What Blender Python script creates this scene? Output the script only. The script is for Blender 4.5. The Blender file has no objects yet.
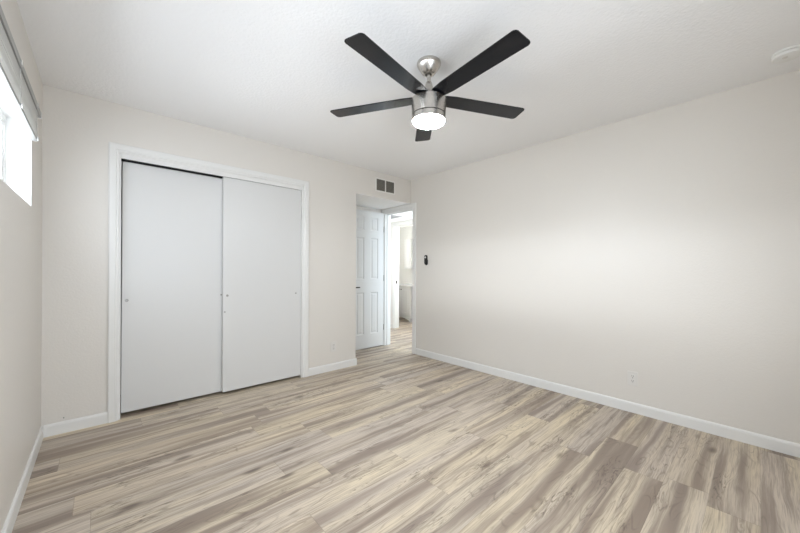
import bpy, bmesh, math, random
from mathutils import Vector, Matrix
random.seed(7)
C = bpy.context.scene.collection
SC = bpy.context.scene

# ------------------------------------------------------------------ camera, world, lights, exposure
XL, XR, YN, YC, H = -0.297, 3.252, -0.62, 3.3345, 2.44      # room: left, right, near, closet wall, ceiling
WIN = (0.65, 2.855, 1.527, 2.02)                           # window opening in the left wall: y0, y1, z0, z1
WIN_FILL = (-0.15, 1.15, 0.60, 1.80)                            # unseen window added behind the viewer for fill light: x0, x1, z0, z1
cd = bpy.data.cameras.new('camera'); cam = bpy.data.objects.new('camera', cd); C.objects.link(cam)
cd.sensor_width = 36.0; cd.lens = 328.05 / 800 * 36.0; cd.shift_y = 3.73 / 800; cd.clip_start = 0.02
YAW = math.radians(42.424); ROLL = math.radians(0.2365)
cam.matrix_world = (Matrix.Translation((0, 0, 1.1656)) @ Matrix.Rotation(-YAW, 4, 'Z')
                    @ Matrix.Rotation(math.pi / 2, 4, 'X') @ Matrix.Rotation(ROLL, 4, 'Z'))
SC.camera = cam

w = bpy.data.worlds.new('sky'); SC.world = w; w.use_nodes = True
wn = w.node_tree; wn.nodes.clear()
wo = wn.nodes.new('ShaderNodeOutputWorld'); wb = wn.nodes.new('ShaderNodeBackground')
wt = wn.nodes.new('ShaderNodeTexCoord'); ws = wn.nodes.new('ShaderNodeSeparateXYZ')
wr = wn.nodes.new('ShaderNodeValToRGB'); wm = wn.nodes.new('ShaderNodeMapRange')
wm.inputs['From Min'].default_value = -1; wm.inputs['From Max'].default_value = 1
wn.links.new(wt.outputs['Generated'], ws.inputs[0]); wn.links.new(ws.outputs['Z'], wm.inputs['Value'])
wn.links.new(wm.outputs[0], wr.inputs[0]); wn.links.new(wr.outputs[0], wb.inputs[0]); wn.links.new(wb.outputs[0], wo.inputs[0])
SKY = [(-1.0, (.50, .54, .59)), (-0.62, (.50, .54, .59)), (-0.30, (.28, .30, .32)), (-0.15, (.20, .215, .23)), (0.03, (.19, .205, .22)),
       (0.10, (.40, .43, .465)), (0.23, (.40, .43, .465)), (0.31, (.13, .145, .165)), (1.0, (.22, .26, .31))]
el = wr.color_ramp.elements
while len(el) < len(SKY): el.new(0.5)
for e, (s, c) in zip(el, SKY):
    e.position = (s + 1) / 2; e.color = (*c, 1)
# sky shaped for the room light: bright beyond the high window, flat dim fill elsewhere
wa = wn.nodes.new('ShaderNodeMapRange'); wa.interpolation_type = 'SMOOTHSTEP'
wn.links.new(ws.outputs['X'], wa.inputs['Value']); wa.inputs['From Min'].default_value = -0.72; wa.inputs['From Max'].default_value = -0.99
wx = wn.nodes.new('ShaderNodeMix'); wx.data_type = 'RGBA'; wx.inputs[6].default_value = (.124, .136, .151, 1)
wy = wn.nodes.new('ShaderNodeMapRange'); wy.interpolation_type = 'SMOOTHSTEP'
wn.links.new(ws.outputs['Y'], wy.inputs['Value']); wy.inputs['From Min'].default_value = -0.62; wy.inputs['From Max'].default_value = -0.25
wf = wn.nodes.new('ShaderNodeMath'); wf.operation = 'MULTIPLY'; wn.links.new(wa.outputs[0], wf.inputs[0]); wn.links.new(wy.outputs[0], wf.inputs[1])
wn.links.new(wf.outputs[0], wx.inputs[0]); wn.links.new(wr.outputs[0], wx.inputs[7]); wn.links.new(wx.outputs[2], wb.inputs[0])
wb.inputs[1].default_value = 22.0

def light(name, kind, loc, power, col=(1, 1, 1), rot=(0, 0, 0), **kw):
    d = bpy.data.lights.new(name, kind); d.energy = power; d.color = col
    for k, v in kw.items(): setattr(d, k, v)
    o = bpy.data.objects.new(name, d); C.objects.link(o); o.location = loc; o.rotation_euler = rot
    return o
po = light('window_daylight', 'AREA', (XL - 0.10, (WIN[0] + WIN[1]) / 2, (WIN[2] + WIN[3]) / 2), 1, rot=(0, -math.pi / 2, 0),
           shape='RECTANGLE', size=WIN[3] - WIN[2], size_y=WIN[1] - WIN[0])
po.data.cycles.is_portal = True
po = light('fill_window_portal', 'AREA', ((WIN_FILL[0] + WIN_FILL[1]) / 2, YN - 0.06, (WIN_FILL[2] + WIN_FILL[3]) / 2), 1, rot=(math.pi / 2, 0, 0),
           shape='RECTANGLE', size=WIN_FILL[1] - WIN_FILL[0], size_y=WIN_FILL[3] - WIN_FILL[2])
po.data.cycles.is_portal = True  # sky portal of the added window behind the viewer
light('hall_end_fill', 'AREA', (3.86, 2.56, 1.15), 7.2, (.70, .85, 1.0), (math.pi / 2, 0, 0), shape='RECTANGLE', size=0.85, size_y=1.7)  # added cool area lamp at the hall end, no window behind it
light('hall_fill', 'POINT', (3.70, 4.45, 1.35), 4.5, (.92, .96, 1.0), shadow_soft_size=0.08)  # unseen lamp without fixture, added to brighten the hall and vanity front
light('bathroom_fill', 'POINT', (4.66, 4.45, 2.25), 12, (.93, .97, 1.0), shadow_soft_size=0.10)  # added bathroom fill, out of view and without a fixture
FAN_LIGHT = 52.0

vs = SC.view_settings
SC.display_settings.display_device = 'sRGB'
vs.view_transform = 'Standard'; vs.look = 'None'; vs.gamma = 1; vs.use_curve_mapping = False
vs.exposure = 1.80
SC.cycles.max_bounces = 16; SC.cycles.diffuse_bounces = 12; SC.cycles.use_denoising = True

# ------------------------------------------------------------------ materials
def lin(c): return tuple((v / 12.92 if v <= .04045 else ((v + .055) / 1.055) ** 2.4) for v in (x / 255 for x in c))

class NT:
    def __init__(s, m): s.t = m.node_tree; s.n = s.t.nodes; s.l = s.t.links
    def new(s, kind, **kw):
        n = s.n.new(kind)
        for k, v in kw.items(): setattr(n, k, v)
        return n
    def put(s, sock, v):
        if isinstance(v, bpy.types.NodeSocket): s.l.new(v, sock)
        else: sock.default_value = v
    def math(s, op, a, b=0.0, c=0.0, clamp=False):
        n = s.new('ShaderNodeMath', operation=op, use_clamp=clamp)
        for i, v in enumerate((a, b, c)):
            s.put(n.inputs[i], v)
        return n.outputs[0]
    def mix(s, f, a, b, blend='MIX'):
        n = s.new('ShaderNodeMix', data_type='RGBA', blend_type=blend)
        s.put(n.inputs[0], f); s.put(n.inputs[6], a); s.put(n.inputs[7], b)
        return n.outputs[2]
    def vec(s, x, y, z):
        n = s.new('ShaderNodeCombineXYZ')
        for i, v in enumerate((x, y, z)): s.put(n.inputs[i], v)
        return n.outputs[0]
    def noise(s, v, scale, detail=3, rough=.55, dist=0.0):
        n = s.new('ShaderNodeTexNoise'); s.put(n.inputs['Vector'], v)
        n.inputs['Scale'].default_value = scale; n.inputs['Detail'].default_value = detail
        n.inputs['Roughness'].default_value = rough; n.inputs['Distortion'].default_value = dist
        return n.outputs[0]
    def smooth(s, v, a, b):
        n = s.new('ShaderNodeMapRange', interpolation_type='SMOOTHSTEP'); s.put(n.inputs[0], v)
        n.inputs[1].default_value = a; n.inputs[2].default_value = b
        return n.outputs[0]

def mat(name, col, rough=.5, metal=0.0, spec=.5, bump=0.0, bscale=80, bdetail=2, bdist=.002, var=0.0, vscale=3.0, **kw):
    m = bpy.data.materials.new(name); m.use_nodes = True
    t = NT(m); b = t.n['Principled BSDF']
    tc = t.new('ShaderNodeTexCoord').outputs['Object']
    c4 = (*col, 1)
    b.inputs['Base Color'].default_value = c4
    b.inputs['Roughness'].default_value = rough; b.inputs['Metallic'].default_value = metal
    b.inputs['Specular IOR Level'].default_value = spec
    for k, v in kw.items(): b.inputs[k].default_value = v
    if var:
        n = t.noise(tc, vscale, 4)
        t.l.new(t.mix(n, (*[x * (1 - var) for x in col], 1), (*[min(1, x * (1 + var)) for x in col], 1)), b.inputs['Base Color'])
    if bump:
        bn = t.new('ShaderNodeBump'); bn.inputs['Strength'].default_value = bump; bn.inputs['Distance'].default_value = bdist
        t.l.new(t.noise(tc, bscale, bdetail), bn.inputs['Height']); t.l.new(bn.outputs[0], b.inputs['Normal'])
    return m

WALL = mat('wall_paint', (.68, .650, .605), .40, spec=.5, bump=.35, bscale=85, bdist=.0025, var=.012, vscale=2)
CEIL = mat('ceiling_paint', (.85, .85, .85), .85, spec=.2, bump=.8, bscale=62, bdetail=2, bdist=.003)
TRIM = mat('trim_paint', (.73, .725, .705), .35, bump=.03, bscale=40)
DOORW = mat('door_paint', (.635, .633, .622), .38, bump=.05, bscale=30, var=.008)
REVEAL = mat('reveal_daylit', (.87, .87, .86), .5, bump=.1)  # whiter than the trim: daylight brightness on the reveal put into the colour
HALLW = mat('hall_paint', (.78, .77, .74), .55, bump=.15, bscale=95)
NICKEL = mat('brushed_nickel', (.56, .53, .49), .27, 1.0, var=.05, vscale=25, Anisotropic=.75)
NICKELD = mat('dark_gap', (.02, .02, .02), .6)
BLADE = mat('black_blade', (.0055, .0060, .0085), .15, spec=.28, bump=.04, bscale=60, var=.25, vscale=14)  # slight blue in the base colour stands in for bluish reflections
BLACKP = mat('black_plastic', (.012, .012, .013), .35)
WHITEP = mat('white_plastic', (.78, .78, .76), .4, bump=.02)
PLATE = mat('plate_plastic', (.68, .66, .625), .35, bump=.02)
SLOT = mat('slot_dark', (.05, .045, .04), .6)
BLINDM = mat('blind_vinyl', (.78, .78, .76), .45, var=.03)
BLINDD = mat('blind_rail', (.30, .30, .29), .4, var=.03)
CLEAR = mat('clear_plastic', (.75, .75, .73), .2, var=.05)
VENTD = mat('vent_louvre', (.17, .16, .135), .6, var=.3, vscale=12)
VENTF = mat('vent_frame', (.76, .74, .70), .45, bump=.03)
GRILLE = mat('grille_grey', (.30, .30, .30), .6, var=.1)
BRONZE = mat('dark_bronze', (.05, .042, .036), .35, .8)
STEEL = mat('hinge_steel', (.45, .44, .42), .35, 1.0, var=.05)
COUNTER = mat('counter_white', (.86, .86, .85), .2, var=.02)
BASKET = mat('basket_weave', (.035, .037, .035), .8, bump=.8, bscale=120, var=.5, vscale=60)
MIRROR = mat('mirror_glass', (.90, .92, .92), .03, 1.0, bump=.0, var=.005)
CLOSETI = mat('closet_paint', (.40, .39, .37), .7, var=.03)
STONE = mat('pull_metal', (.35, .34, .32), .35, .9, var=.05)

def emis(name, col, s):
    m = mat(name, (.9, .9, .88), .4, var=.01); b = m.node_tree.nodes['Principled BSDF']
    b.inputs['Emission Color'].default_value = (*col, 1); b.inputs['Emission Strength'].default_value = s
    return m
LED = emis('led_diffuser', (.93, .97, 1.0), FAN_LIGHT)

def glass():
    m = bpy.data.materials.new('window_glass'); m.use_nodes = True; t = NT(m); t.n.clear()
    o = t.new('ShaderNodeOutputMaterial'); tr = t.new('ShaderNodeBsdfTransparent'); gl = t.new('ShaderNodeBsdfGlossy')
    lw = t.new('ShaderNodeLayerWeight'); mx = t.new('ShaderNodeMixShader'); gl.inputs['Roughness'].default_value = .02
    lw.inputs[0].default_value = .5
    fac = t.math('ADD', .035, t.math('MULTIPLY', t.math('POWER', lw.outputs['Facing'], 5.0), .6)); t.l.new(fac, mx.inputs[0]); t.l.new(tr.outputs[0], mx.inputs[1]); t.l.new(gl.outputs[0], mx.inputs[2]); t.l.new(mx.outputs[0], o.inputs[0])
    return m
GLASS = glass()

def floor_mat():
    m = bpy.data.materials.new('vinyl_plank'); m.use_nodes = True; t = NT(m); b = t.n['Principled BSDF']
    tc = t.new('ShaderNodeTexCoord').outputs['Object']
    sp = t.new('ShaderNodeSeparateXYZ'); t.l.new(tc, sp.inputs[0]); x, y = sp.outputs[0], sp.outputs[1]
    PW, PL = .182, 1.22
    yr = t.math('DIVIDE', t.math('ADD', y, 20.03), PW); row = t.math('FLOOR', yr); fy = t.math('FRACT', yr)
    w1 = t.new('ShaderNodeTexWhiteNoise', noise_dimensions='1D'); t.l.new(row, w1.inputs['W'])
    xr = t.math('ADD', t.math('DIVIDE', x, PL), t.math('ADD', w1.outputs['Value'], 20.0)); col = t.math('FLOOR', xr); fx = t.math('FRACT', xr)
    w2 = t.new('ShaderNodeTexWhiteNoise', noise_dimensions='2D'); t.l.new(t.vec(row, col, 0.0), w2.inputs['Vector'])
    sc = t.new('ShaderNodeSeparateColor'); t.l.new(w2.outputs['Color'], sc.inputs[0]); r, g, bl = sc.outputs
    ox = t.math('ADD', x, t.math('MULTIPLY', r, 37.0)); oy = t.math('ADD', y, t.math('MULTIPLY', g, 23.0)); oz = t.math('MULTIPLY', bl, 11.0)
    wob = t.math('MULTIPLY', t.math('SUBTRACT', t.noise(t.vec(t.math('MULTIPLY', ox, 2.2), t.math('MULTIPLY', oy, 6.0), oz), 1.0, 2), .5), .035)
    oyw = t.math('ADD', oy, wob)
    broad = t.noise(t.vec(t.math('MULTIPLY', ox, .50), t.math('MULTIPLY', oyw, 10.0), oz), 1.0, 2, .55)
    streak = t.noise(t.vec(t.math('MULTIPLY', ox, 1.6), t.math('MULTIPLY', oyw, 38.0), oz), 1.0, 4, .6)
    fine = t.noise(t.vec(t.math('MULTIPLY', ox, 6.0), t.math('MULTIPLY', oyw, 210.0), oz), 1.0, 3, .6)
    patch = t.noise(t.vec(t.math('MULTIPLY', ox, 11.0), t.math('MULTIPLY', oyw, 70.0), oz), 1.0, 4, .65, 1.2)
    ring = t.noise(t.vec(t.math('MULTIPLY', ox, 1.1), t.math('MULTIPLY', oyw, 8.0), t.math('ADD', oz, 3.0)), 1.0, 2, .5, .35)
    lines = t.smooth(t.math('ABSOLUTE', t.math('SUBTRACT', t.math('FRACT', t.math('MULTIPLY', ring, 16.0)), .5)), .34, .50)
    clump = t.noise(t.vec(t.math('MULTIPLY', ox, 2.4), t.math('MULTIPLY', oyw, 8.0), t.math('ADD', oz, 5.0)), 1.0, 1)
    tan_, grei, dark, knot = [(*lin(c), 1) for c in ((211, 198, 175), (200, 188, 173), (139, 125, 114), (92, 79, 69))]
    c = t.mix(t.smooth(t.noise(t.vec(t.math('MULTIPLY', ox, .5), t.math('MULTIPLY', oyw, 7.0), t.math('ADD', oz, 8.0)), 1.0, 1), .36, .62), tan_, grei)
    c = t.mix(t.math('MULTIPLY', t.smooth(broad, .43, .65), .95), c, dark)
    c = t.mix(t.math('MULTIPLY', t.smooth(streak, .47, .68), .60), c, dark)
    c = t.mix(t.math('MULTIPLY', t.math('MULTIPLY', lines, t.smooth(clump, .42, .60)), .42), c, knot)
    c = t.mix(t.math('MULTIPLY', t.math('MULTIPLY', t.smooth(patch, .50, .66), t.smooth(clump, .54, .68)), .80), c, knot)
    vo = t.new('ShaderNodeTexVoronoi'); vo.inputs['Scale'].default_value = 1.0; vo.inputs['Randomness'].default_value = 1
    t.l.new(t.vec(t.math('MULTIPLY', ox, 2.2), t.math('MULTIPLY', oyw, 6.0), oz), vo.inputs['Vector'])
    kn = t.math('SUBTRACT', 1.0, t.smooth(vo.outputs['Distance'], .04, .17))
    c = t.mix(t.math('MULTIPLY', kn, .80), c, knot)
    c = t.mix(t.math('MULTIPLY', t.smooth(fine, .44, .66), .50), c, dark)
    # plank to plank tone: some greyer, some more yellow
    tone = t.mix(r, (.95, .95, .97, 1), (1.03, 1.01, .96, 1))
    c = t.mix(1.0, c, tone, 'MULTIPLY')
    br = t.math('ADD', .93, t.math('MULTIPLY', g, .12)); c = t.mix(1.0, c, t.vec(br, br, br), 'MULTIPLY')
    e1 = t.math('LESS_THAN', fy, .013); e2 = t.math('LESS_THAN', fx, .0016); seam = t.math('MAXIMUM', t.math('MULTIPLY', e1, .6), e2)
    c = t.mix(t.math('MULTIPLY', seam, .45), c, (*lin((95, 83, 74)), 1))
    t.l.new(c, b.inputs['Base Color'])
    t.put(b.inputs['Roughness'], t.math('ADD', .36, t.math('MULTIPLY', streak, .16)))
    b.inputs['Specular IOR Level'].default_value = .42
    bn = t.new('ShaderNodeBump'); bn.inputs['Strength'].default_value = .18; bn.inputs['Distance'].default_value = .001
    t.l.new(t.math('SUBTRACT', t.math('MULTIPLY', fine, .6), t.math('MULTIPLY', seam, 1.0)), bn.inputs['Height']); t.l.new(bn.outputs[0], b.inputs['Normal'])
    return m
FLOOR = floor_mat()

# ------------------------------------------------------------------ mesh helpers
def link(name, bm, mats, parent=None, loc=(0, 0, 0), smooth=False, rot=None):
    bmesh.ops.recalc_face_normals(bm, faces=bm.faces)
    me = bpy.data.meshes.new(name); bm.to_mesh(me); bm.free()
    for m in (mats if isinstance(mats, (list, tuple)) else [mats]): me.materials.append(m)
    o = bpy.data.objects.new(name, me); C.objects.link(o)
    o.location = loc
    if rot: o.rotation_euler = rot
    if parent: o.parent = parent
    if smooth:
        for p in me.polygons: p.use_smooth = True
        me.set_sharp_from_angle(angle=math.radians(38))
    return o

def box(bm, x0, x1, y0, y1, z0, z1, bev=0.0, mi=0, M=None, seg=2):
    r = bmesh.ops.create_cube(bm, size=1.0); vs_ = r['verts']
    for v in vs_:
        v.co = Vector(((x0 + x1) / 2 + v.co.x * (x1 - x0), (y0 + y1) / 2 + v.co.y * (y1 - y0), (z0 + z1) / 2 + v.co.z * (z1 - z0)))
    fs = set(f for v in vs_ for f in v.link_faces)
    if bev:
        rr = bmesh.ops.bevel(bm, geom=list(set(e for v in vs_ for e in v.link_edges)), offset=bev, segments=seg, profile=.5, affect='EDGES')
        fs = set(f for f in rr['faces']) | set(f for f in fs if f.is_valid)
        vs_ = list(set(v for f in fs for v in f.verts))
    for f in fs:
        if f.is_valid: f.material_index = mi
    if M: bmesh.ops.transform(bm, matrix=M, verts=[v for v in vs_ if v.is_valid])

def lathe(bm, prof, seg=48, M=None, mi=0, cap=True):
    rings = []; nv = []
    for r, z in prof:
        if r < 1e-6: v = bm.verts.new((0, 0, z)); rings.append([v]); nv.append(v)
        else:
            ring = [bm.verts.new((r * math.cos(2 * math.pi * i / seg), r * math.sin(2 * math.pi * i / seg), z)) for i in range(seg)]
            rings.append(ring); nv += ring
    for a, b in zip(rings, rings[1:]):
        for i in range(seg):
            j = (i + 1) % seg
            if len(a) == 1 and len(b) == 1: continue
            f = [a[0], b[i], b[j]] if len(a) == 1 else [a[i], a[j], b[0]] if len(b) == 1 else [a[i], a[j], b[j], b[i]]
            bm.faces.new(f).material_index = mi
    if cap:
        for rg in (rings[0], rings[-1]):
            if len(rg) > 1: bm.faces.new(rg).material_index = mi
    if M: bmesh.ops.transform(bm, matrix=M, verts=nv)

def prism(bm, prof, p0, p1, nrm, up=(0, 0, 1)):
    """profile [(n, z)] extruded from p0 to p1; n along nrm"""
    n = Vector(nrm); u = Vector(up); A, B = Vector(p0), Vector(p1)
    a = [bm.verts.new(A + n * q + u * z) for q, z in prof]; b = [bm.verts.new(B + n * q + u * z) for q, z in prof]
    k = len(prof)
    for i in range(k): bm.faces.new([a[i], a[(i + 1) % k], b[(i + 1) % k], b[i]])
    bm.faces.new(a); bm.faces.new(b[::-1])

def slab(bm, fn, us, zs, t0, t1, holes, mi=0):
    """wall slab with rectangular holes. fn(u, t, z) -> world"""
    U = sorted(set(list(us) + [h[0] for h in holes] + [h[1] for h in holes])); U = [u for u in U if us[0] <= u <= us[1]]
    Z = sorted(set(list(zs) + [h[2] for h in holes] + [h[3] for h in holes])); Z = [z for z in Z if zs[0] <= z <= zs[1]]
    solid = lambda i, j: 0 <= i < len(U) - 1 and 0 <= j < len(Z) - 1 and not any(h[0] <= (U[i] + U[i + 1]) / 2 <= h[1] and h[2] <= (Z[j] + Z[j + 1]) / 2 <= h[3] for h in holes)
    cache = {}
    def v(u, t, z):
        k = (round(u, 5), round(t, 5), round(z, 5))
        if k not in cache: cache[k] = bm.verts.new(fn(u, t, z))
        return cache[k]
    def q(*p, mi=0): bm.faces.new([v(*a) for a in p]).material_index = mi
    for i in range(len(U) - 1):
        for j in range(len(Z) - 1):
            if not solid(i, j): continue
            a, b, c, d = U[i], U[i + 1], Z[j], Z[j + 1]
            q((a, t0, c), (b, t0, c), (b, t0, d), (a, t0, d)); q((a, t1, c), (a, t1, d), (b, t1, d), (b, t1, c))
            if not solid(i - 1, j): q((a, t0, c), (a, t0, d), (a, t1, d), (a, t1, c), mi=mi)
            if not solid(i + 1, j): q((b, t0, c), (b, t1, c), (b, t1, d), (b, t0, d), mi=mi)
            if not solid(i, j - 1): q((a, t0, c), (a, t1, c), (b, t1, c), (b, t0, c), mi=mi)
            if not solid(i, j + 1): q((a, t0, d), (b, t0, d), (b, t1, d), (a, t1, d), mi=mi)

def casing(bm, fn, a0, a1, h, prof, z0=0.0, tmax=None):
    """mitred casing round an opening a0..a1, height h. prof = [(t outward, n proud)]; fn(a, n, z)"""
    rows = []
    for t, n in prof:
        zt = h + t if tmax is None else min(h + t, tmax)
        rows.append([bm.verts.new(fn(*p)) for p in ((a0 - t, n, z0), (a0 - t, n, zt), (a1 + t, n, zt), (a1 + t, n, z0))])
    k = len(rows)
    for i in range(k):
        r, s = rows[i], rows[(i + 1) % k]
        for j in range(3): bm.faces.new([r[j], r[j + 1], s[j + 1], s[j]])
    bm.faces.new([r[0] for r in rows]); bm.faces.new([r[3] for r in rows][::-1])

def tag(o, label, cat, group=None, kind=None):
    o['label'] = label; o['category'] = cat
    if group: o['group'] = group
    if kind: o['kind'] = kind
    return o
def struct(o, label, cat): return tag(o, label, cat, kind='structure')
def empty(name, loc, label, cat, group=None, rot=None, kind=None):
    o = bpy.data.objects.new(name, None); C.objects.link(o); o.location = loc; o.empty_display_size = .1
    if rot: o.rotation_euler = rot
    return tag(o, label, cat, group, kind)
def copy_tree(o, parent=None):
    c = o.copy(); C.objects.link(c)
    if parent: c.parent = parent
    for ch in list(o.children): copy_tree(ch, c)
    return c

# ------------------------------------------------------------------ room shell
YA = 3.985                       # alcove / closet rear wall
SOF = 2.110                      # dropped alcove ceiling
CL = (.106, 1.622, 0.0, 2.068)   # closet opening
AL = (2.315, XR, 0.0, SOF)       # alcove opening
DO = (3.285, 3.922, 0.0, 2.048)  # bedroom door opening in the right wall
HX, HZ = 4.36, 2.13              # hall far wall, hall ceiling
BD = (4.18, 4.94, 0.0, 2.055)    # bathroom door opening

bm = bmesh.new(); box(bm, XL - .14, 6.4, YN - .12, 6.9, -.12, 0); struct(link('floor', bm, FLOOR), 'greige wood-look vinyl plank floor with dark streaks and knots', 'floor')
bm = bmesh.new(); box(bm, XL - .14, 6.4, YN - .12, 6.9, H, H + .12); struct(link('ceiling', bm, CEIL), 'white lightly textured bedroom ceiling', 'ceiling')
bm = bmesh.new(); slab(bm, lambda u, t, z: (t, u, z), (YN - .12, YA + .12), (0, H), XL - .14, XL, [WIN], 1)
struct(link('wall_left', bm, [WALL, REVEAL]), 'greige wall with the high window in it', 'wall')
bm = bmesh.new(); slab(bm, lambda u, t, z: (u, t, z), (XL, XR), (0, H), YC, YC + .12, [CL, AL])
struct(link('wall_back', bm, WALL), 'greige wall holding the white closet doors', 'wall')
bm = bmesh.new(); slab(bm, lambda u, t, z: (t, u, z), (YN - .12, 6.9), (0, H), XR, XR + .12, [DO])
struct(link('wall_right', bm, WALL), 'long plain greige wall with an outlet and a fan remote', 'wall')
bm = bmesh.new(); slab(bm, lambda u, t, z: (u, t, z), (XL, XR), (0, H), YN - .12, YN, [WIN_FILL]); struct(link('wall_near', bm, WALL), 'greige wall behind the viewer', 'wall')
bm = bmesh.new(); box(bm, XL, XR, YA, YA + .12, 0, H); struct(link('wall_alcove', bm, WALL), 'greige wall behind the open panel door', 'wall')
bm = bmesh.new(); box(bm, 2.195, 2.315, YC + .12, YA, 0, H); struct(link('wall_partition', bm, WALL), 'greige side wall between closet and door alcove', 'wall')
bm = bmesh.new(); box(bm, 2.315, XR, YC + .12, YA, SOF, H)
box(bm, 2.315, XR, YC + .0015, YC + .12, SOF - .003, SOF)
struct(link('ceiling_alcove', bm, CEIL), 'low white ceiling over the door alcove', 'ceiling')
# hall and bathroom beyond the door
bm = bmesh.new(); slab(bm, lambda u, t, z: (t, u, z), (2.4, 6.9), (0, H), HX, HX + .12, [BD])
struct(link('wall_hall', bm, HALLW), 'white hallway wall around the bathroom doorway', 'wall')
bm = bmesh.new(); box(bm, XR + .12, HX, 2.4, 2.52, 0, H); struct(link('wall_hall_near', bm, HALLW), 'white end wall of the hallway', 'wall')
bm = bmesh.new(); box(bm, XR + .12, HX, 5.6, 5.72, 0, H); struct(link('wall_hall_end', bm, HALLW), 'white far end wall of the hallway', 'wall')
bm = bmesh.new(); box(bm, XR + .12, HX, 2.52, 5.6, HZ, H); struct(link('ceiling_hall', bm, CEIL), 'low white hallway ceiling', 'ceiling')
bm = bmesh.new(); box(bm, 5.66, 5.78, 3.4, 6.9, 0, H); struct(link('wall_bathroom', bm, HALLW), 'white bathroom wall behind the vanity', 'wall')
bm = bmesh.new(); box(bm, HX + .12, 5.66, 3.4, 3.52, 0, H); struct(link('wall_bathroom_near', bm, HALLW), 'white bathroom side wall', 'wall')
bm = bmesh.new(); box(bm, HX + .12, 5.66, 6.62, 6.74, 0, H); struct(link('wall_bathroom_end', bm, HALLW), 'white bathroom end wall', 'wall')

# baseboards
BB = [(0, 0), (.012, 0), (.012, .066), (.010, .076), (.005, .083), (0, .083)]
def base(name, segs, label):
    bm = bmesh.new()
    for p0, p1, n in segs: prism(bm, BB, (*p0, 0), (*p1, 0), (*n, 0))
    struct(link(name, bm, TRIM), label, 'baseboard')
base('baseboard_left', [((XL, YN), (XL, YC), (1, 0))], 'white baseboard under the window wall')
base('baseboard_back', [((XL + .012, YC), (.044, YC), (0, -1)), ((1.684, YC), (2.327, YC), (0, -1)), ((2.315, YC), (2.315, YA), (1, 0))], 'white baseboard beside the closet')
base('baseboard_right', [((XR, YN + .012), (XR, DO[0] - .064), (-1, 0))], 'white baseboard along the plain wall')
base('baseboard_near', [((XL + .012, YN), (XR, YN), (0, 1))], 'white baseboard behind the viewer')
base('baseboard_alcove', [((2.327, YA), (XR - .02, YA), (0, -1))], 'white baseboard behind the open door')
base('baseboard_hall', [((HX, 5.004), (HX, 5.6), (-1, 0)), ((HX, 2.52), (HX, 4.116), (-1, 0)), ((XR + .12, 5.6), (HX - .012, 5.6), (0, -1))], 'white baseboard in the hallway')

# casings, jambs
CP = [(0.0, 0.0), (0.0, .010), (.004, .012), (.014, .012), (.019, .017), (.055, .018), (.062, .014), (.062, 0.0)]
bm = bmesh.new(); casing(bm, lambda a, n, z: (a, YC - n, z), CL[0], CL[1], CL[3], CP)
struct(link('trim_1', bm, TRIM), 'white casing around the closet opening', 'trim')
bm = bmesh.new()                                                        # closet jambs, header fascia
box(bm, CL[0] - .001, CL[0] + .012, YC + .001, YC + .119, 0, CL[3]); box(bm, CL[1] - .012, CL[1] + .001, YC + .001, YC + .119, 0, CL[3])
box(bm, CL[0] + .012, CL[1] - .012, YC + .001, YC + .119, CL[3] - .012, CL[3] + .001)
box(bm, CL[0] + .012, CL[1] - .012, YC + .002, YC + .014, CL[3] - .042, CL[3] - .012, .002)
struct(link('trim_2', bm, TRIM), 'white jamb and track board inside the closet opening', 'trim')
bm = bmesh.new(); casing(bm, lambda a, n, z: (XR - n, a, z), DO[0], DO[1], DO[3], CP[:-2] + [(.0595, .016), (.0595, 0)], tmax=None)
# the far leg stops at the alcove wall
for v in bm.verts:
    if v.co.y > YA - .002: v.co.y = YA - .002
    if v.co.z > SOF - .0035 and v.co.y > YC: v.co.z = SOF - .0035
struct(link('trim_3', bm, TRIM), 'white casing around the bedroom doorway', 'trim')
bm = bmesh.new()
for y0, y1 in ((DO[0] - .001, DO[0] + .014), (DO[1] - .014, DO[1] + .001)): box(bm, XR + .0005, XR + .1195, y0, y1, 0, DO[3])
box(bm, XR + .0005, XR + .1195, DO[0] + .014, DO[1] - .014, DO[3] - .014, DO[3] + .001)
for y0, y1 in ((DO[0] + .014, DO[0] + .026), (DO[1] - .026, DO[1] - .014)): box(bm, XR + .040, XR + .075, y0, y1, 0, DO[3] - .014, .001)
box(bm, XR + .040, XR + .075, DO[0] + .026, DO[1] - .026, DO[3] - .026, DO[3] - .014)
struct(link('trim_4', bm, TRIM), 'white jamb and stop of the bedroom doorway', 'trim')
bm = bmesh.new(); casing(bm, lambda a, n, z: (XR + .12 + n, a, z), DO[0], DO[1], DO[3], CP); struct(link('trim_5', bm, TRIM), 'white casing of the bedroom doorway on the hallway side', 'trim')
bm = bmesh.new(); casing(bm, lambda a, n, z: (HX - n, a, z), BD[0], BD[1], BD[3], CP); struct(link('trim_6', bm, TRIM), 'white casing around the bathroom doorway', 'trim')
bm = bmesh.new()
for y0, y1 in ((BD[0] - .001, BD[0] + .014), (BD[1] - .014, BD[1] + .001)): box(bm, HX + .0005, HX + .1195, y0, y1, 0, BD[3])
box(bm, HX + .0005, HX + .1195, BD[0] + .014, BD[1] - .014, BD[3] - .014, BD[3] + .001)
o = struct(link('trim_7', bm, TRIM), 'white jamb of the bathroom doorway', 'trim')
bm = bmesh.new(); box(bm, HX + .030, HX + .062, BD[1] - .0165, BD[1] - .0135, .895, .955, .001)
link('strike_plate', bm, BRONZE, o)

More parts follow.
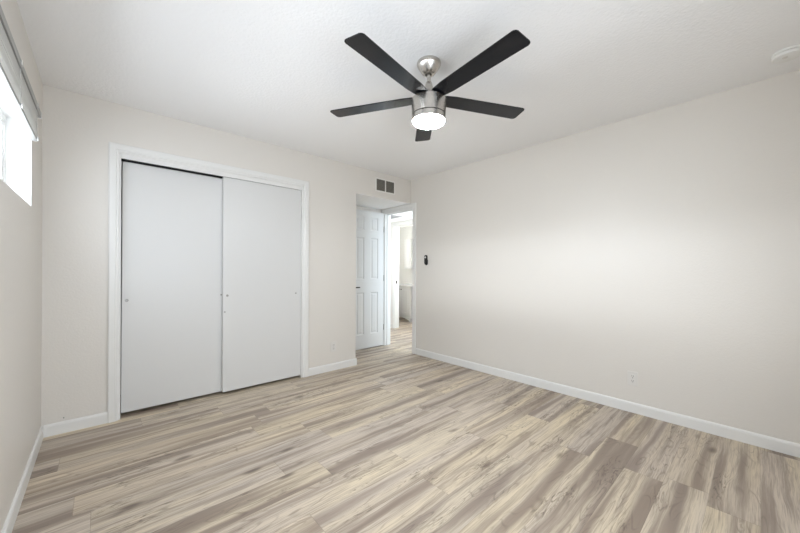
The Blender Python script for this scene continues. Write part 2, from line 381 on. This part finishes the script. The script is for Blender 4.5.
# ------------------------------------------------------------------ window in the left wall
def window(name, loc, rotz, width, hh, label):
    r = empty(name, loc, label, 'window', kind='structure', rot=(0, 0, rotz)); hw = width / 2
    b0, b1 = -.0195, .025
    bm = bmesh.new()
    for a in ((-hw + .001, -hw + .045, .001, hh - .001), (hw - .045, hw - .001, .001, hh - .001), (-hw + .045, hw - .045, .001, .045), (-hw + .045, hw - .045, hh - .045, hh - .001)):
        box(bm, b0, b1, *a, .003)
    link('window_frame', bm, TRIM, r)
    bm = bmesh.new()
    for a in ((-.03, .03, .045, hh - .045), (hw - .075, hw - .045, .045, hh - .045), (.03, hw - .075, .045, .075), (.03, hw - .075, hh - .075, hh - .045)):
        box(bm, -.005, .02, *a, .003)
    link('sliding_sash', bm, TRIM, r)
    bm = bmesh.new(); box(bm, -.008, -.0055, -hw + .04, hw - .04, .04, hh - .04); link('pane', bm, GLASS, r)
window('window_1', (XL - .12, (WIN[0] + WIN[1]) / 2, WIN[2]), 0, WIN[1] - WIN[0], WIN[3] - WIN[2], 'high horizontal sliding window with white vinyl frame')
window('window_fill', ((WIN_FILL[0] + WIN_FILL[1]) / 2, YN - .10, WIN_FILL[2]), math.pi / 2, WIN_FILL[1] - WIN_FILL[0], WIN_FILL[3] - WIN_FILL[2], 'wide unseen sliding window added behind the viewer for fill light')

# ------------------------------------------------------------------ raised mini blind
BY0, BY1 = .57, 2.90
bl = empty('window_blind', (XL, (BY0 + BY1) / 2, 2.078), 'raised light grey slatted blind bunched above the high window', 'blind')
L2 = (BY1 - BY0) / 2
bm = bmesh.new(); box(bm, .0005, .034, -L2, L2, -.012, .022, .002)
link('headrail', bm, BLINDD, bl)
for s in (-1, 1):
    bm = bmesh.new(); box(bm, .0005, .036, s * (L2 + .003) - .003, s * (L2 + .003) + .003, -.014, .024, .001); link('end_cap', bm, CLEAR, bl)
bm = bmesh.new()
NS = 32
for i in range(NS):
    z = -.016 - i * .0047
    pr = [(.003, z - .0008), (.015, z + .0012), (.029, z - .0008), (.029, z - .0022), (.015, z - .0002), (.003, z - .0022)]
    d = random.uniform(-.0014, .0014)
    prism(bm, [(a + d, b) for a, b in pr], (0, -L2 + .02, 0), (0, L2 - .10, 0), (1, 0, 0))
link('slat_stack', bm, BLINDM, bl)
zb = -.016 - NS * .0047
bm = bmesh.new(); box(bm, .003, .029, -L2 + .02, L2 - .10, zb - .016, zb - .001, .002); link('bottom_rail', bm, BLINDD, bl)
for k in range(5):
    y = -L2 + .14 + k * (2 * L2 - .28) / 4
    bm = bmesh.new(); box(bm, .0295, .0306, y - .006, y + .006, zb - .012, -.013, .0003); box(bm, .0005, .037, y - .012, y + .012, .004, .026, .002)
    link('ladder_tape', bm, CLEAR, bl)
    bm = bmesh.new(); box(bm, .031, .037, y - .010, y + .010, zb - .019, zb - .003, .002); link('tape_button', bm, CLEAR, bl)

# ------------------------------------------------------------------ closet sliding doors
def slider(name, x0, x1, yf, ztop, label, pulls, tilt=0.0):
    r = empty(name, ((x0 + x1) / 2, yf, .012), label, 'door', kind='structure', rot=(0, tilt, 0))
    hw = (x1 - x0) / 2
    bm = bmesh.new(); box(bm, -hw, hw, 0, .035, 0.013, ztop - .012, .0015); link('door_panel', bm, DOORW, r)
    for px, pz, rad in pulls:
        bm = bmesh.new()
        lathe(bm, [(rad, .0), (rad, .0022), (rad * .75, .0028), (rad * .6, .0012), (0, .0010)], 20, Matrix.Translation((px - (x0 + x1) / 2, 0, pz - .012)) @ Matrix.Rotation(math.pi / 2, 4, 'X'))
        link('finger_pull', bm, STONE, r, smooth=True)
slider('door_1', CL[0] + .018, .872, YC + .062, 2.017, 'white flat closet door, the rear one at the window side', [(.155, .915, .012), (.835, .93, .008)], math.radians(.12))
slider('door_2', .842, CL[1] - .014, YC + .018, 2.026, 'white flat closet door, the front one nearer the alcove', [(.878, .922, .011), (1.55, .915, .008), (.857, .77, .007)])
bm = bmesh.new(); box(bm, CL[0] + .0125, CL[1] - .0125, YC + .06, YC + .062, 2.03, 2.055); box(bm, CL[0] + .0125, CL[1] - .0125, YC + .100, YC + .102, 2.03, 2.055); box(bm, CL[0] + .0125, CL[1] - .0125, YC + .060, YC + .102, 2.0545, 2.0558)
struct(link('trim_8', bm, NICKELD), 'dark sliding track hidden above the closet doors', 'trim')

# ------------------------------------------------------------------ six panel door standing open in the alcove
DY, DX0, DX1, DH = 3.918, 2.622, 3.232, 2.042
dr = empty('door_3', (DX1, DY, .010), 'white six-panel door standing open in the alcove', 'door', kind='structure')
bm = bmesh.new()
W = DX1 - DX0; T = .035
cols = [(.105, .245), (W - .245, W - .105)]
rowsz = [(.205, .825), (1.020, 1.635), (1.745, 1.945)]
hol = [(c[0], c[1], r[0], r[1]) for c in cols for r in rowsz]
slab(bm, lambda u, t, z: (u - W, t, z), (0, W), (0, DH - .01), 0, T, hol)
for a, b_, c, d in hol:                      # recessed ogee and raised field on both faces
    for face in (0, 1):
        f0 = lambda q: q if face == 0 else T - q
        steps = [(0, .0), (.006, .006), (.014, .009), (.022, .009), (.040, .003)]
        rings = [[bm.verts.new((x - W, f0(q), z)) for x, z in ((a + s, c + s), (b_ - s, c + s), (b_ - s, d - s), (a + s, d - s))] for s, q in steps]
        for r0, r1 in zip(rings, rings[1:]):
            for i in range(4): bm.faces.new([r0[i], r0[(i + 1) % 4], r1[(i + 1) % 4], r1[i]])
        bm.faces.new(rings[-1])
bmesh.ops.remove_doubles(bm, verts=bm.verts, dist=1e-5)
link('door_leaf', bm, DOORW, dr)
bm = bmesh.new()
MX = Matrix.Translation((-W + .062, 0, .905)) @ Matrix.Rotation(math.pi / 2, 4, 'X')
lathe(bm, [(.030, 0), (.030, .005), (.026, .009), (.012, .011), (.010, .040), (0, .041)], 28, MX)
box(bm, -W + .055, -W + .145, -.048, -.036, .897, .913, .005)
link('door_handle', bm, BRONZE, dr, smooth=True)
for z in (.28, 1.035, 1.785):
    bm = bmesh.new()
    lathe(bm, [(.0055, -.045), (.0065, -.043), (.0065, .043), (.0055, .045)], 14, Matrix.Translation((.0065, -.004, z)))
    box(bm, .0, .0015, .0, .032, z - .044, z + .044)
    link('hinge', bm, STEEL, dr, smooth=True)

# ------------------------------------------------------------------ ceiling fan
FX, FY = 1.482, 1.367
fan = empty('ceiling_fan', (FX, FY, H), 'five-blade ceiling fan with black blades, nickel body and lit lamp', 'ceiling fan')
z = lambda v: v - H
def part(name, prof, m, parent=fan, seg=64):
    bm = bmesh.new(); lathe(bm, prof, seg); return link(name, bm, m, parent, smooth=True)
part('canopy', [(.0660, 0.0), (.0720, -.005), (.0740, -.012), (.0730, -.019), (.068, -.030), (.057, -.046), (.044, -.064), (.036, -.074), (.031, -.0775), (.018, -.0785), (.018, -.070)], NICKEL)
part('downrod', [(.0125, -.065), (.0125, z(2.29))], NICKEL, seg=32)
part('rod_coupling', [(.0165, z(2.316)), (.0185, z(2.313)), (.0290, z(2.272)), (.0310, z(2.262)), (.0310, z(2.240))], NICKEL, seg=40)
part('hub_cover', [(.031, z(2.246)), (.052, z(2.244)), (.070, z(2.238)), (.076, z(2.230)), (.076, z(2.2265)), (.02, z(2.2265))], NICKEL)
part('motor_housing', [(.02, z(2.2135)), (.088, z(2.2135)), (.099, z(2.2130)), (.1050, z(2.208)), (.1056, z(2.198)), (.1050, z(2.165)), (.1034, z(2.1151)), (.094, z(2.1150)), (.094, z(2.112))], NICKEL, seg=72)
part('gap_ring', [(.0955, z(2.1148)), (.0955, z(2.1105))], NICKELD)
part('light_ring', [(.094, z(2.1105)), (.1027, z(2.1104)), (.1027, z(2.0770)), (.0985, z(2.0769)), (.0985, z(2.082))], NICKEL, seg=72)
part('lamp_diffuser', [(.0975, z(2.0815)), (.0975, z(2.0762)), (.0962, z(2.0715)), (.0915, z(2.0670)), (.078, z(2.0635)), (.050, z(2.0612)), (0, z(2.0600))], LED, seg=64)
def blade_mesh():
    """a flat board with rounded tip corners, straight root, running along +X"""
    R, w0, w1, rr = .658, .092, .122, .018
    out = [(.045, -w0 * .30), (.085, -w0 * .5), (.16, -.054), (R - rr, -w1 / 2)]
    out += [(R - rr + rr * math.sin(a), -w1 / 2 + rr - rr * math.cos(a)) for a in [math.pi / 2 * i / 5 for i in range(1, 6)]]
    out += [(R - rr + rr * math.cos(a), w1 / 2 - rr + rr * math.sin(a)) for a in [math.pi / 2 * i / 5 for i in range(0, 6)]]
    out += [(.16, .054), (.085, w0 * .5), (.045, w0 * .30)]
    bm = bmesh.new(); lo = [bm.verts.new((x, y, -.003)) for x, y in out]; hi = [bm.verts.new((x, y, .003)) for x, y in out]
    n = len(out); bm.faces.new(lo[::-1]); bm.faces.new(hi)
    for i in range(n): bm.faces.new([lo[i], lo[(i + 1) % n], hi[(i + 1) % n], hi[i]])
    bmesh.ops.bevel(bm, geom=[e for e in bm.edges if abs(e.verts[0].co.z - e.verts[1].co.z) < 1e-6], offset=.0012, segments=1, affect='EDGES')
    return bm
b0_ = link('blade', blade_mesh(), BLADE, fan)
bm = bmesh.new(); box(bm, .050, .135, -.020, .020, .0032, .0062, .001)
for sx in (.098, .122):
    for sy in (-.011, .011): lathe(bm, [(.004, .0062), (.004, .0078), (0, .0084)], 10, Matrix.Translation((sx, sy, 0)))
br0 = link('blade_bracket', bm, NICKEL, b0_)
for k in range(5):
    if k == 0: b = b0_
    else:
        b = b0_.copy(); C.objects.link(b); b.parent = fan
        c = br0.copy(); C.objects.link(c); c.parent = b
    th = math.radians(-25.03 + 72 * k)
    b.matrix_local = Matrix.Translation((0, 0, z(2.2195))) @ Matrix.Rotation(th, 4, 'Z') @ Matrix.Rotation(math.radians(-6.1), 4, 'X')

# ------------------------------------------------------------------ small things on walls and ceiling
# air register on the wall over the alcove
vx0, vx1, vz0, vz1 = 2.608, 2.945, 2.184, 2.362
ve = empty('air_vent', ((vx0 + vx1) / 2, YC, vz0), 'two-section white-framed air vent with dark louvres above the alcove', 'vent')
hw = (vx1 - vx0) / 2; vh = vz1 - vz0
bm = bmesh.new(); slab(bm, lambda u, t, zz: (u, -t, zz), (-hw, hw), (0, vh), 0.0005, .008, [(-hw + .018, -.008, .016, vh - .016), (.008, hw - .018, .016, vh - .016)])
link('vent_frame', bm, VENTF, ve)
for a, b in ((-hw + .018, -.008), (.008, hw - .018)):
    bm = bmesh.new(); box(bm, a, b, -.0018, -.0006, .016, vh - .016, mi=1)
    for i in range(9):
        zz = .0235 + i * .0164
        box(bm, a, b, -.0012, .0002, zz - .008, zz + .008, M=Matrix.Translation((0, -.0042, zz)) @ Matrix.Rotation(math.radians(38), 4, 'X') @ Matrix.Translation((0, 0, -zz)))
    link('louvre', bm, [VENTD, SLOT], ve)

# outlets
def outlet(loc, rotz, label):
    r = empty('wall_outlet', loc, label, 'outlet', 'wall outlets', (0, 0, rotz))
    bm = bmesh.new(); box(bm, -.036, .036, -.006, -.0005, -.058, .058, .0025); link('cover_plate', bm, PLATE, r)
    for s in (-1, 1):
        bm = bmesh.new(); lathe(bm, [(.0165, 0), (.0165, .0015), (.0155, .002), (0, .002)], 28, Matrix.Translation((0, -.006, s * .0195)) @ Matrix.Rotation(math.pi / 2, 4, 'X'))
        rc = link('receptacle', bm, PLATE, r)
        bm = bmesh.new()
        for sx, hh_ in ((-.006, .0045), (.006, .0055)): box(bm, sx - .0011, sx + .0011, -.0086, -.0078, s * .0195 - hh_ + .003, s * .0195 + hh_ + .003)
        lathe(bm, [(.0026, 0), (.0026, .0006), (0, .0006)], 12, Matrix.Translation((0, -.0079, s * .0195 - .008)) @ Matrix.Rotation(math.pi / 2, 4, 'X'))
        link('slots', bm, SLOT, rc)
    bm = bmesh.new(); lathe(bm, [(.003, 0), (.003, .001), (0, .0015)], 12, Matrix.Translation((0, -.006, 0)) @ Matrix.Rotation(math.pi / 2, 4, 'X')); link('screw', bm, STEEL, r)
    return r
outlet((XR, .701, .279), -math.pi / 2, 'wall outlet low on the long plain wall')
outlet((2.003, YC, .275), 0, 'wall outlet between the closet and the alcove')

# fan remote in a wall cradle
rm = empty('fan_remote', (XR, 3.028, 1.304), 'black fan remote in a wall cradle beside the doorway', 'remote', rot=(0, 0, -math.pi / 2))
def pill(bm, w, h, d0, d1, ztop=0.0, seg=12, taper=.92):
    pts = []
    for cx, cz, a0 in ((1, 1, 0), (-1, 1, 90), (-1, -1, 180), (1, -1, 270)):
        r = w * .48
        for i in range(seg + 1):
            a = math.radians(a0 + 90 * i / seg); pts.append((cx * (w / 2 - r) + r * math.cos(a), cz * (h / 2 - r) + r * math.sin(a)))
    A = [bm.verts.new((x, d0, zz + ztop)) for x, zz in pts]; B = [bm.verts.new((x, d1 * .8 + d0 * .2, zz + ztop)) for x, zz in pts]; D = [bm.verts.new((x * taper, d1, zz * .97 + ztop)) for x, zz in pts]
    n = len(pts)
    for P, Q in ((A, B), (B, D)):
        for i in range(n): bm.faces.new([P[i], P[(i + 1) % n], Q[(i + 1) % n], Q[i]])
    bm.faces.new(A[::-1]); bm.faces.new(D)
bm = bmesh.new(); pill(bm, .046, .128, -.006, -.024, .004); link('remote_body', bm, BLACKP, rm, smooth=True)
bm = bmesh.new(); pill(bm, .052, .085, -.0005, -.013, -.026); link('cradle', bm, BLACKP, rm, smooth=True)
bm = bmesh.new(); lathe(bm, [(.0125, 0), (.0125, .003), (.010, .0045), (0, .005)], 24, Matrix.Translation((0, -.0238, .036)) @ Matrix.Rotation(math.pi / 2, 4, 'X')); tag_ = link('button', bm, WHITEP, rm, smooth=True); tag_['label'] = 'round white button'
for zz in (.008, -.014, -.034):
    bm = bmesh.new(); box(bm, -.010, .010, -.0258, -.0236, zz - .004, zz + .004, .0015); link('key', bm, SLOT, rm)

# smoke detector
sd = empty('smoke_detector', (2.940, -.110, H), 'round white smoke detector on the ceiling', 'smoke detector')
bm = bmesh.new(); lathe(bm, [(.066, -.0003), (.066, -.010), (.064, -.012)], 48); link('mounting_base', bm, WHITEP, sd, smooth=True)
bm = bmesh.new(); lathe(bm, [(.060, -.0115), (.060, -.014), (.064, -.0145), (.064, -.022), (.060, -.030), (.046, -.034), (0, -.036)], 48); link('cover', bm, WHITEP, sd, smooth=True)
bm = bmesh.new(); lathe(bm, [(.0590, -.0117), (.0606, -.0117), (.0606, -.0143), (.0590, -.0143)], 48)
link('groove_shade', bm, SLOT, sd)  # solid dark ring standing in for the shadow line in the groove
bm = bmesh.new(); lathe(bm, [(.011, -.036), (.011, -.039), (.009, -.040), (0, -.040)], 24, Matrix.Translation((-.022, .012, 0))); link('test_button', bm, PLATE, sd, smooth=True)

# small stub in the wall over the baseboard
st = empty('cable_stub', (-.188, YC, .106), 'tiny dark stub poking from the wall above the baseboard corner', 'cable')
bm = bmesh.new(); lathe(bm, [(.0035, 0), (.0035, .012), (.0025, .016), (0, .0165)], 12, Matrix.Rotation(math.radians(70), 4, 'X')); link('stub', bm, SLOT, st, smooth=True)

# hall ceiling grille
gr = empty('ceiling_grille', (3.80, 4.517, HZ), 'grey return-air grille in the hallway ceiling', 'grille')
bm = bmesh.new()
for a in ((-.20, -.185, -.20, .20), (.185, .20, -.20, .20), (-.185, .185, -.20, -.185), (-.185, .185, .185, .20)): box(bm, *a, -.008, -.0005, .001)
link('grille_frame', bm, GRILLE, gr)
bm = bmesh.new(); box(bm, -.185, .185, -.185, .185, -.002, -.0006)
for i in range(22):
    yy = -.176 + i * .0168; box(bm, -.185, .185, yy - .0055, yy + .0055, -.006, -.0025)
link('grille_slats', bm, GRILLE, gr)

# ------------------------------------------------------------------ bathroom
VX = 5.125
va = empty('bathroom_vanity', (VX, 5.56, 0), 'white bathroom vanity with panelled doors and arched base', 'vanity')
bm = bmesh.new()                              # carcase with an open cubby on the near side and an arched toe
box(bm, .018, .52, -.30, .36, .10, .80, .002)
box(bm, .018, .52, -.435, -.42, .0, .80, .002); box(bm, .018, .52, -.42, -.30, .40, .415); box(bm, .018, .52, -.42, -.30, .085, .10); box(bm, .50, .52, -.42, -.30, .10, .80)
for s in (-.30, .335): box(bm, .0, .05, s, s + .045, 0, .10, .002)
ar = [(-.255, .10), (-.255, .02)] + [(-.255 + .59 * i / 14, .035 + .055 * math.sin(math.pi * i / 14)) for i in range(15)] + [(.335, .10)]
f0 = [bm.verts.new((.002, y_, z_)) for y_, z_ in ar]; f1 = [bm.verts.new((.020, y_, z_)) for y_, z_ in ar]
n = len(ar); bm.faces.new(f0); bm.faces.new(f1[::-1])
for i in range(n): bm.faces.new([f0[i], f0[(i + 1) % n], f1[(i + 1) % n], f1[i]])
link('cabinet_body', bm, DOORW, va)
bm = bmesh.new(); box(bm, -.015, .53, -.45, .38, .802, .835, .004); link('countertop', bm, COUNTER, va)
for a, b, ky in ((-.292, .022, -.012), (.026, .352, .060)):
    bm = bmesh.new()
    slab(bm, lambda u, t, zz: (-t, u, zz), (a, b), (.145, .790), 0.0, .018, [(a + .05, b - .05, .205, .735)])
    box(bm, -.010, -.001, a + .049, b - .049, .204, .736)
    box(bm, -.016, -.009, a + .075, b - .075, .23, .71, .004)
    bmesh.ops.translate(bm, verts=bm.verts, vec=(.017, 0, 0))
    dd = link('cabinet_door', bm, DOORW, va)
    bm = bmesh.new(); lathe(bm, [(.006, 0), (.006, .012), (.013, .018), (.013, .024), (.008, .028), (0, .029)], 20, Matrix.Translation((0, ky, .728)) @ Matrix.Rotation(-math.pi / 2, 4, 'Y')); link('knob', bm, BRONZE, dd, smooth=True)
bk = empty('storage_basket', (VX + .20, 5.20, .416), 'dark basket on the open shelf at the end of the vanity', 'basket')
bm = bmesh.new(); lathe(bm, [(.040, 0), (.046, .05), (.050, .13), (.053, .133), (.050, .137), (.046, .13), (.040, .006), (0, .006)], 24); link('basket_body', bm, BASKET, bk, smooth=True)

mc = empty('medicine_cabinet', (5.66, 5.80, 1.20), 'white wall cabinet with a mirror door above the vanity', 'cabinet')
bm = bmesh.new(); box(bm, -.12, -.0005, -.36, .09, 0, .72, .002); link('cabinet_body', bm, DOORW, mc)
bm = bmesh.new(); box(bm, -.140, -.1205, -.135, .09, 0, .72, .003); link('panel_door', bm, COUNTER, mc)
bm = bmesh.new(); box(bm, -.138, -.1205, -.36, -.138, 0, .72, .003); link('mirror_door', bm, MIRROR, mc)
